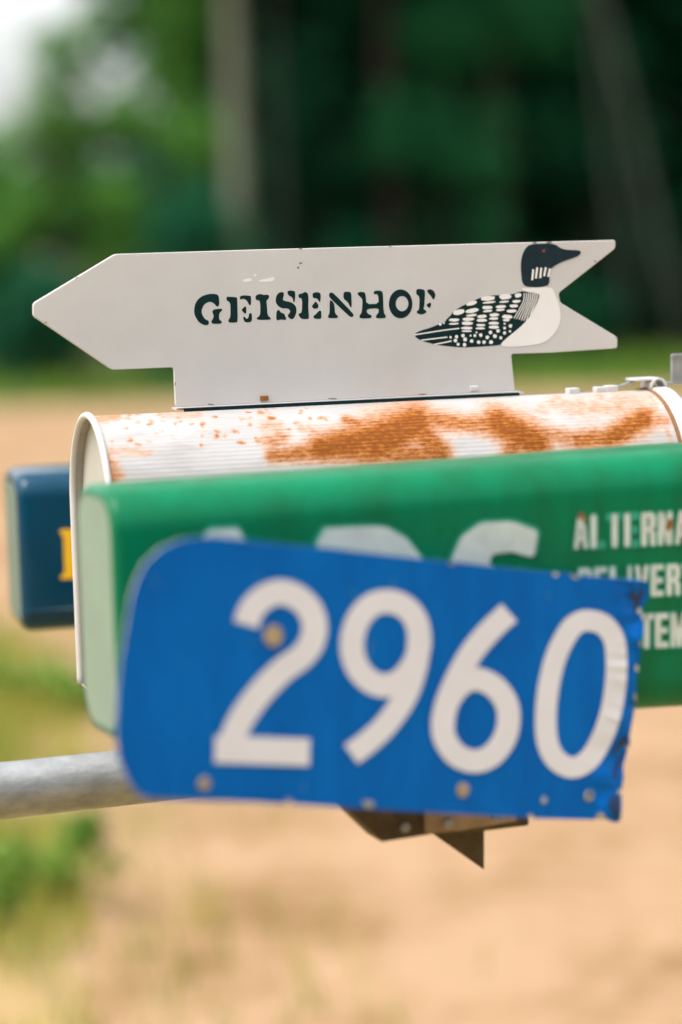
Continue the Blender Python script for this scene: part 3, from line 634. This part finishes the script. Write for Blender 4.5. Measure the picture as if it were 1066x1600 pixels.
zd, ze = (320, 880, 380 / 1066), (650, 900, 416 / 1066)
def dig(wd, path, width, closed=False, n_=6): return ribbon(catmull([win(wd, p) for p in path], n_, closed), width, closed)
D2 = [dig(zd, [(182,270),(205,205),(260,150),(330,127),(402,148),(458,200),(482,272),(468,350),(420,412),(340,470),(250,560),(170,668),(124,762),(104,830)], 39.5), ribbon([win(zd, (44, 815)), win(zd, (460, 829))], 42.5)]
D9 = [dig(zd, [(800,167),(725,188),(668,258),(645,360),(667,452),(722,515),(790,537),(860,512),(912,448),(938,380),(940,310),(920,240),(870,187)], 37.0, True), dig(zd, [(940,320),(928,440),(884,575),(805,695),(725,775),(642,838)], 36.0)]
D6 = [dig(ze, [(374,146),(300,215),(222,308),(160,420),(120,520),(108,600)], 36.0), dig(ze, [(240,412),(310,440),(358,500),(372,570),(355,650),(303,718),(235,742),(165,718),(118,655),(108,585),(130,500),(180,435)], 36.0, True)]
D0 = [dig(ze, [(690,178),(750,195),(792,250),(803,330),(800,430),(780,550),(742,655),(690,737),(625,767),(562,735),(527,665),(520,560),(532,440),(562,320),(608,228),(645,190)], 33.0, True)]
for q, ch in ((D2, '2'), (D9, '9'), (D6, '6'), (D0, '0')):
    for i, rb in enumerate(q):
        if i == 0: dg = decal('digit', [], AP, 0.0006, M_DIGIT, pl, ribbons=[rb], bend=bend, label='white reflective digit ' + ch)
        else: decal('stroke', [], AP, 0.0009, M_DIGIT, dg, ribbons=[rb], bend=bend)
def bolt(x, y, r_px, M, hgt=0.003):
    c = AP(x, y, bend(x, y)); r = r_px * 1.85 / F_PX; V, Fc = [], []; k = 16
    rings = [(1.25, 0.0008), (1.25, 0.0016), (0.95, 0.0017), (0.9, hgt * .75), (0.6, hgt), (0.12, hgt * 1.06)]
    for rr, h in rings:
        for i in range(k): th = 2 * math.pi * i / k; V.append(c + AP.u * (r * rr * math.cos(th)) + Z * (r * rr * math.sin(th)) + AP.n * h)
    for j in range(len(rings) - 1):
        for i in range(k): Fc.append((j * k + i, j * k + (i + 1) % k, (j + 1) * k + (i + 1) % k, (j + 1) * k + i))
    Fc.append(tuple(range((len(rings) - 1) * k, len(rings) * k)))
    mesh_obj('bolt', V, Fc, M, pl, True)
bolt(426, 993, 12, M_BOLT, .0016); bolt(722, 1234, 8.5, M_BOLT, .0016); bolt(318, 1224, 7.5, M_BOLT, .002); bolt(919, 1243, 7, M_CHIP, .002); bolt(849, 1250, 4, M_CHIP, .0015)
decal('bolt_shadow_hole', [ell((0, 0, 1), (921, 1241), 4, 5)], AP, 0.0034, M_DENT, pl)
chips = [[(929,1280),(934,1272),(939,1268),(944,1274),(950,1281)], [(835,1278),(832,1272),(827,1271),(823,1277)], [(971,1232),(964,1235),(966,1242),(972,1240)], [(982,1166),(976,1164),(978,1172),(981,1172)], [(1003,952),(997,948),(990,944),(996,956),(1003,964)], [(998,1040),(993,1038),(992,1048),(997,1050)], [(994,1082),(990,1086),(991,1094),(995,1093)],
         [(566,1250),(584,1252),(584,1262),(570,1262)], [(445,1248),(456,1250),(460,1256),(446,1256)], [(1004,1000),(999,1003),(1000,1012),(1003,1010)], [(893,896),(899,900),(907,903),(900,905),(892,902)], [(700,877),(708,879),(716,883),(702,882)], [(866,894),(873,896),(871,902),(863,899)]]
for q in chips: decal('paint_chip', [chaikin(q, 1)], AP, 0.0010, M_CHIP, pl, bend=bend)
for q in ([(986,922),(992,924),(996,934),(1003,916),(1006,930),(998,944),(1001,952),(992,957),(987,950),(991,940),(984,934)], [(972,1152),(983,1146),(979,1160),(968,1168),(962,1180),(958,1178),(964,1162)], [(953,1246),(961,1241),(969,1243),(968,1280),(961,1282),(957,1262),(951,1268)], [(966,1186),(975,1172),(972,1190),(963,1204),(966,1214),(957,1216),(960,1202)]):
    decal('scuff', [chaikin(q, 1)], AP, 0.0007, M_DENT, pl, bend=bend)
for k in range(16):
    x, y = rd.uniform(230, 960), rd.uniform(870, 1235)
    if not inside((x, y), plate_px): continue
    a_ = rd.uniform(-.5, .5); L_ = rd.uniform(8, 30)
    decal('scratch', [], AP, 0.0004, M_SCRATCH, pl, ribbons=[ribbon(catmull([(x, y), (x + a_ * L_ * .5 + 1, y + L_ * .5), (x + a_ * L_, y + L_)], 4), rd.uniform(.8, 2.6))], bend=bend)
# stand-off bolts that carry the plate in front of the bracket
for x, y in ((722, 1234), (640, 1225)):
    a = AP(x, y, -0.002); d = abs((BP.to3(BP.to2(a), 0.0) - a).dot(BP.n)) + 0.004
    V, Fc = tube_verts([a, a - BP.n * d], 0.004, 10); mesh_obj('stand_off', V, Fc, M_DARKST, pl, True)

# ------------------------------------------------------------------ vegetation
def leaf_cloud(centres, radii, count, size, seed, flat=0.5, droop=0.3):
    """many small diamond leaves scattered over lumpy clumps -> verts, faces arrays"""
    g = np.random.default_rng(seed); centres = np.array(centres, float); radii = np.array(radii, float)
    idx = g.choice(len(centres), count, p=(radii ** 2) / (radii ** 2).sum())
    d = g.normal(size=(count, 3)); d /= np.linalg.norm(d, axis=1)[:, None]
    rr = radii[idx] * (g.uniform(0.15, 1.0, count) ** 0.5) * (1 + 0.15 * g.normal(size=count))
    c = centres[idx] + d * rr[:, None] * np.array([1, 1, 0.8])
    nrm = d * 0.6 + g.normal(size=(count, 3)) * 0.6 + np.array([0, 0, 0.5]); nrm /= np.linalg.norm(nrm, axis=1)[:, None]
    t = np.cross(nrm, g.normal(size=(count, 3))); t /= np.linalg.norm(t, axis=1)[:, None]; b = np.cross(nrm, t)
    s = size * g.uniform(0.6, 1.3, count)[:, None]
    v = np.stack([c - t * s * 0.55, c + b * s * 0.28 + nrm * s * 0.06, c + t * s * 0.6, c - b * s * 0.28 + nrm * s * 0.06], 1).reshape(-1, 3)
    v[:, 2] = np.maximum(v[:, 2], 0.01)
    return v
def quads_obj(name, v, M, parent=None):
    me = bpy.data.meshes.new(name); n = len(v) // 4
    off = np.array(worldloc(parent)) if parent else np.zeros(3)
    me.vertices.add(4 * n); me.vertices.foreach_set('co', (v - off).astype(np.float32).ravel())
    me.loops.add(4 * n); me.loops.foreach_set('vertex_index', np.arange(4 * n, dtype=np.int32))
    me.polygons.add(n); me.polygons.foreach_set('loop_start', np.arange(0, 4 * n, 4, dtype=np.int32)); me.polygons.foreach_set('loop_total', np.full(n, 4, np.int32))
    me.update(calc_edges=True); me.validate()
    return link(name, me, M, parent)
def shrub(x, y, h, wd, label, M, seed, count=5000, leaf=0.11, group='shrubs along the far verge'):
    g = random.Random(seed)
    t = thing('leafy_shrub', (x, y, 0), label, 'shrub', group)
    cs, rs = [], []
    for k in range(30):
        zz = g.uniform(0.10, 0.95) * h; sp = wd * 0.5 * math.sin(math.pi * min(0.95, 0.22 + 0.7 * zz / h))
        a = g.uniform(0, 6.28); q = sp * g.uniform(0.2, 0.9); cs.append((x + q * math.cos(a), y + q * math.sin(a), zz)); rs.append(g.uniform(0.09, 0.21) * wd)
    quads_obj('foliage', leaf_cloud(cs, rs, count, leaf, seed), M, t)
    V, Fc = [], []
    for k in range(5):
        a = g.uniform(0, 6.28); q = wd * 0.3; pts = [Vector((x, y, 0)), Vector((x + q * .3 * math.cos(a), y + q * .3 * math.sin(a), h * .35)), Vector((x + q * math.cos(a), y + q * math.sin(a), h * .75))]
        v, f = tube_verts(pts, [0.03, 0.022, 0.01], 6); b = len(V); V += v; Fc += [tuple(b + i for i in ff) for ff in f]
    mesh_obj('stem', V, Fc, M_BROWN, t, True)
    return t
def tree(x, y, h, r, lean, label, Mb, Ml, seed, crown0=0.45, count=6500, leaf=0.16, cw=2.2, name='forest_tree'):
    g = random.Random(seed); t = thing(name, (x, y, 0), label, 'tree', 'trees of the forest edge')
    pts = [Vector((x + lean[0] * z + 0.10 * noise.noise(Vector((seed, z * .35, 0))), y + lean[1] * z + 0.1 * noise.noise(Vector((seed, z * .35, 7))), z)) for z in np.linspace(0, h, 12)]
    pts[0].z = -0.15
    V, Fc = tube_verts(pts, [max(0.02, r * (1.25 if i == 0 else 1 - 0.8 * i / 11)) for i in range(12)], 12)
    cs, rs = [], []
    for k in range(14):
        f = crown0 + (1 - crown0) * (k + .5) / 14; i = min(10, int(f * 11)); p = pts[i].lerp(pts[i + 1], f * 11 - i)
        a = k * 2.4 + g.uniform(-.5, .5); ln = cw * (1.15 - 0.8 * (f - crown0) / (1 - crown0)) * g.uniform(.6, 1); e = p + Vector((math.cos(a) * ln, math.sin(a) * ln, ln * g.uniform(0.1, .5)))
        v, ff = tube_verts([p, p.lerp(e, .5) + Vector((0, 0, -.08)), e], [r * .3, r * .2, .012], 6); b = len(V); V += v; Fc += [tuple(b + j for j in q) for q in ff]
        cs += [tuple(p.lerp(e, .55)), tuple(e)]; rs += [cw * .36, cw * .30]
    mesh_obj('trunk', V, Fc, Mb, t, True)
    quads_obj('crown', leaf_cloud(cs, rs, count, leaf, seed), Ml, t)
    return t
def gx(px, y): return (px - CX) / F_PX * y
# bright shrubs at the left where the wood opens to the sky
shrub(gx(270, 28.5), 28.5, 5.6, 3.0, 'tall bright green leafy shrub left of the pale trunk, above the arrow tip', M_LEAF, 11, 12000)
shrub(gx(120, 28.0), 28.0, 4.1, 2.2, 'rounded bright green shrub below the gap of sky', M_LEAF, 12, 7000)
shrub(gx(-5, 28.8), 28.8, 2.9, 2.1, 'low green shrub at the left border of the picture', M_LEAF, 13, 6000)
shrub(gx(330, 26.2), 26.2, 1.95, 2.3, 'low dark green bush at the foot of the thick pale trunk', M_LEAFM, 14, 5000)
shrub(gx(60, 26.7), 26.7, 1.3, 1.7, 'lowest dark bush beside the far edge of the gravel at the left', M_LEAFM, 15, 4000)
# trees of the forest edge
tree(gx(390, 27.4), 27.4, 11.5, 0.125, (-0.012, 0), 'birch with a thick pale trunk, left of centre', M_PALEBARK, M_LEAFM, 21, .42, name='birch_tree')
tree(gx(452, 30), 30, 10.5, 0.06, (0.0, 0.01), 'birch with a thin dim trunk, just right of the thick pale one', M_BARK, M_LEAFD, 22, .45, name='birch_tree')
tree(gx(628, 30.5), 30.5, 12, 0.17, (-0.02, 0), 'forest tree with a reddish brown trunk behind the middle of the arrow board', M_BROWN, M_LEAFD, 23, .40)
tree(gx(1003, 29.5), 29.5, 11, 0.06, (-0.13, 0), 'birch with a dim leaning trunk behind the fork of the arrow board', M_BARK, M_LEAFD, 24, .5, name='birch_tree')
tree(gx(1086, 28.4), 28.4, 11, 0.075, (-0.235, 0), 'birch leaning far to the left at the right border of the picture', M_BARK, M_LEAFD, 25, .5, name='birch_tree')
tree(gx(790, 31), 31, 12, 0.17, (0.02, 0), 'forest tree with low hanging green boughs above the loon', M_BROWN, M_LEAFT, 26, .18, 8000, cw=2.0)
for k, x in enumerate((9.5, 13, -9.5, 7.2)):
    pass
# low bushes under the trees
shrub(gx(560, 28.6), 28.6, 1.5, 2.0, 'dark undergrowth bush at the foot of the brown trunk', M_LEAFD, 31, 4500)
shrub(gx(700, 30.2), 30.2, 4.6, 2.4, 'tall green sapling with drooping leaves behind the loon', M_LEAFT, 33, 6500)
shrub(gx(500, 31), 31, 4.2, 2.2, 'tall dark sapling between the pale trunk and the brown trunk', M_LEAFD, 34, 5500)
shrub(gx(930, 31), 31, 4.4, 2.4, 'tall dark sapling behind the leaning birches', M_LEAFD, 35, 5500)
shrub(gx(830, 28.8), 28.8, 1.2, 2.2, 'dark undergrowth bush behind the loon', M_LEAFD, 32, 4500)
# the deep wood and the far tree line: masses nobody could count
def mass(name, cs, rs, n, size, M, label, seed):
    o = quads_obj(name, leaf_cloud(cs, rs, n, size, seed), M); o['kind'] = 'stuff'; o['label'] = label; o['category'] = 'woodland'; return o
g = random.Random(5); cs, rs = [], []
for y0 in (33.0, 35.2, 37.6, 40.5, 43.5):
    for x0 in np.arange(-1.9, 20, 1.45):
        for z0 in np.arange(0.4, 12.5, 1.45): cs.append((x0 + g.uniform(-.6, .6), y0 + g.uniform(-1, 1), z0 + g.uniform(-.6, .6))); rs.append(g.uniform(0.9, 1.6))
for k in range(90): cs.append((g.uniform(1.0, 20), g.uniform(29.5, 32), g.uniform(6.0, 12))); rs.append(g.uniform(.7, 1.3))
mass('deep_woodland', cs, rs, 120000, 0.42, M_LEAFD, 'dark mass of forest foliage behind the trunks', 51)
cs, rs = [], []
for k in range(260): cs.append((g.uniform(-26, 26), g.uniform(-15, -10), g.uniform(0.4, 8.5))); rs.append(g.uniform(1.0, 1.8))
mass('light_blocking_wood', cs, rs, 26000, 0.5, M_LEAFD, 'unseen wood added behind the camera to cut front light', 53)  # unseen trees, added to darken front light and reflections
cs, rs = [], []
for k in range(260): cs.append((g.uniform(-110, 110), g.uniform(170, 185), g.uniform(0.5, 6.5))); rs.append(g.uniform(2.0, 3.4))
mass('distant_treeline', cs, rs, 14000, 2.2, M_LEAFM, 'low distant line of trees under the pale sky', 52)
# grass
def grass(name, pts, hmin, hmax, wd, M, label, seed):
    gq = np.random.default_rng(seed); P = np.array(pts, float); n = len(P); h = gq.uniform(hmin, hmax, n)[:, None]; a = gq.uniform(0, 6.28, n)
    d = np.stack([np.cos(a), np.sin(a), np.zeros(n)], 1); ln = np.stack([np.cos(a * 3.7), np.sin(a * 3.7), np.zeros(n)], 1) * h * gq.uniform(.1, .6, n)[:, None]
    up = np.array([0, 0, 1.0]); b = np.concatenate([P, np.full((n, 1), 0.002)], 1)
    v = np.stack([b - d * wd, b + d * wd, b + d * wd * .5 + ln + up * h, b - d * wd * .5 + ln + up * h], 1).reshape(-1, 3)
    o = quads_obj(name, v, M); o['kind'] = 'stuff'; o['label'] = label; o['category'] = 'grass'; return o
edge = [(p[0], p[1]) for p in near_e]
def edge_x(y):      # x of the road edge at depth y (the verge lies to the left of it)
    best = [p[0] for p in edge if abs(p[1] - y) < 0.35 and p[0] < 3]; return sum(best) / len(best) if best else None
pts = []
while len(pts) < 12000:
    y = g.uniform(2.6, 11.5); ex = edge_x(y)
    if ex is None: continue
    x = ex + 0.30 * abs(g.gauss(0, 1)) * (1 if g.random() < .12 else -1) - (g.uniform(0, 2.2) if g.random() < .7 else 0)
    cl = noise.noise(Vector((x * 2.2, y * 1.6, 0)))
    if cl + g.uniform(-.25, .35) > 0: pts.append((x, y))
grass('verge_grass', pts, 0.03, 0.13, 0.004, M_GRASS, 'patchy yellow green grass on the near verge', 61)
pts = [(g.uniform(-14, 14), 23.7 + 5.5 * g.random() ** 1.2) for _ in range(9000)]
grass('far_verge_grass', pts, 0.05, 0.22, 0.02, M_WEED, 'strip of green grass along the foot of the trees', 62)
def weed(px, py, h, wd, label, seed):
    p = ground(px, py); t = thing('weed_plant', (p.x, p.y, 0.003), label, 'weed', 'weeds on the near verge')
    gg = random.Random(seed); cs = [(p.x + gg.gauss(0, .38) * wd, p.y + gg.gauss(0, .5) * wd, gg.uniform(.1, .9) * h) for _ in range(18)]
    quads_obj('leaves', leaf_cloud(cs, [wd * gg.uniform(.10, .26) for _ in cs], 520, 0.05, seed), M_WEED, t)
    V, Fc = [], []
    for c in cs[:5]:
        v, f = tube_verts([Vector((p.x, p.y, 0)), Vector(c)], [.004, .002], 5); b = len(V); V += v; Fc += [tuple(b + i for i in ff) for ff in f]
    mesh_obj('stems', V, Fc, M_WEED, t, True)
weed(30, 1425, 0.22, 0.22, 'dark green leafy weed below the pipe at the left', 71)
weed(125, 1120, 0.13, 0.16, 'small green weed left of the green newspaper tube', 72)
weed(60, 1100, 0.13, 0.30, 'pale green weed below the navy newspaper tube', 73)
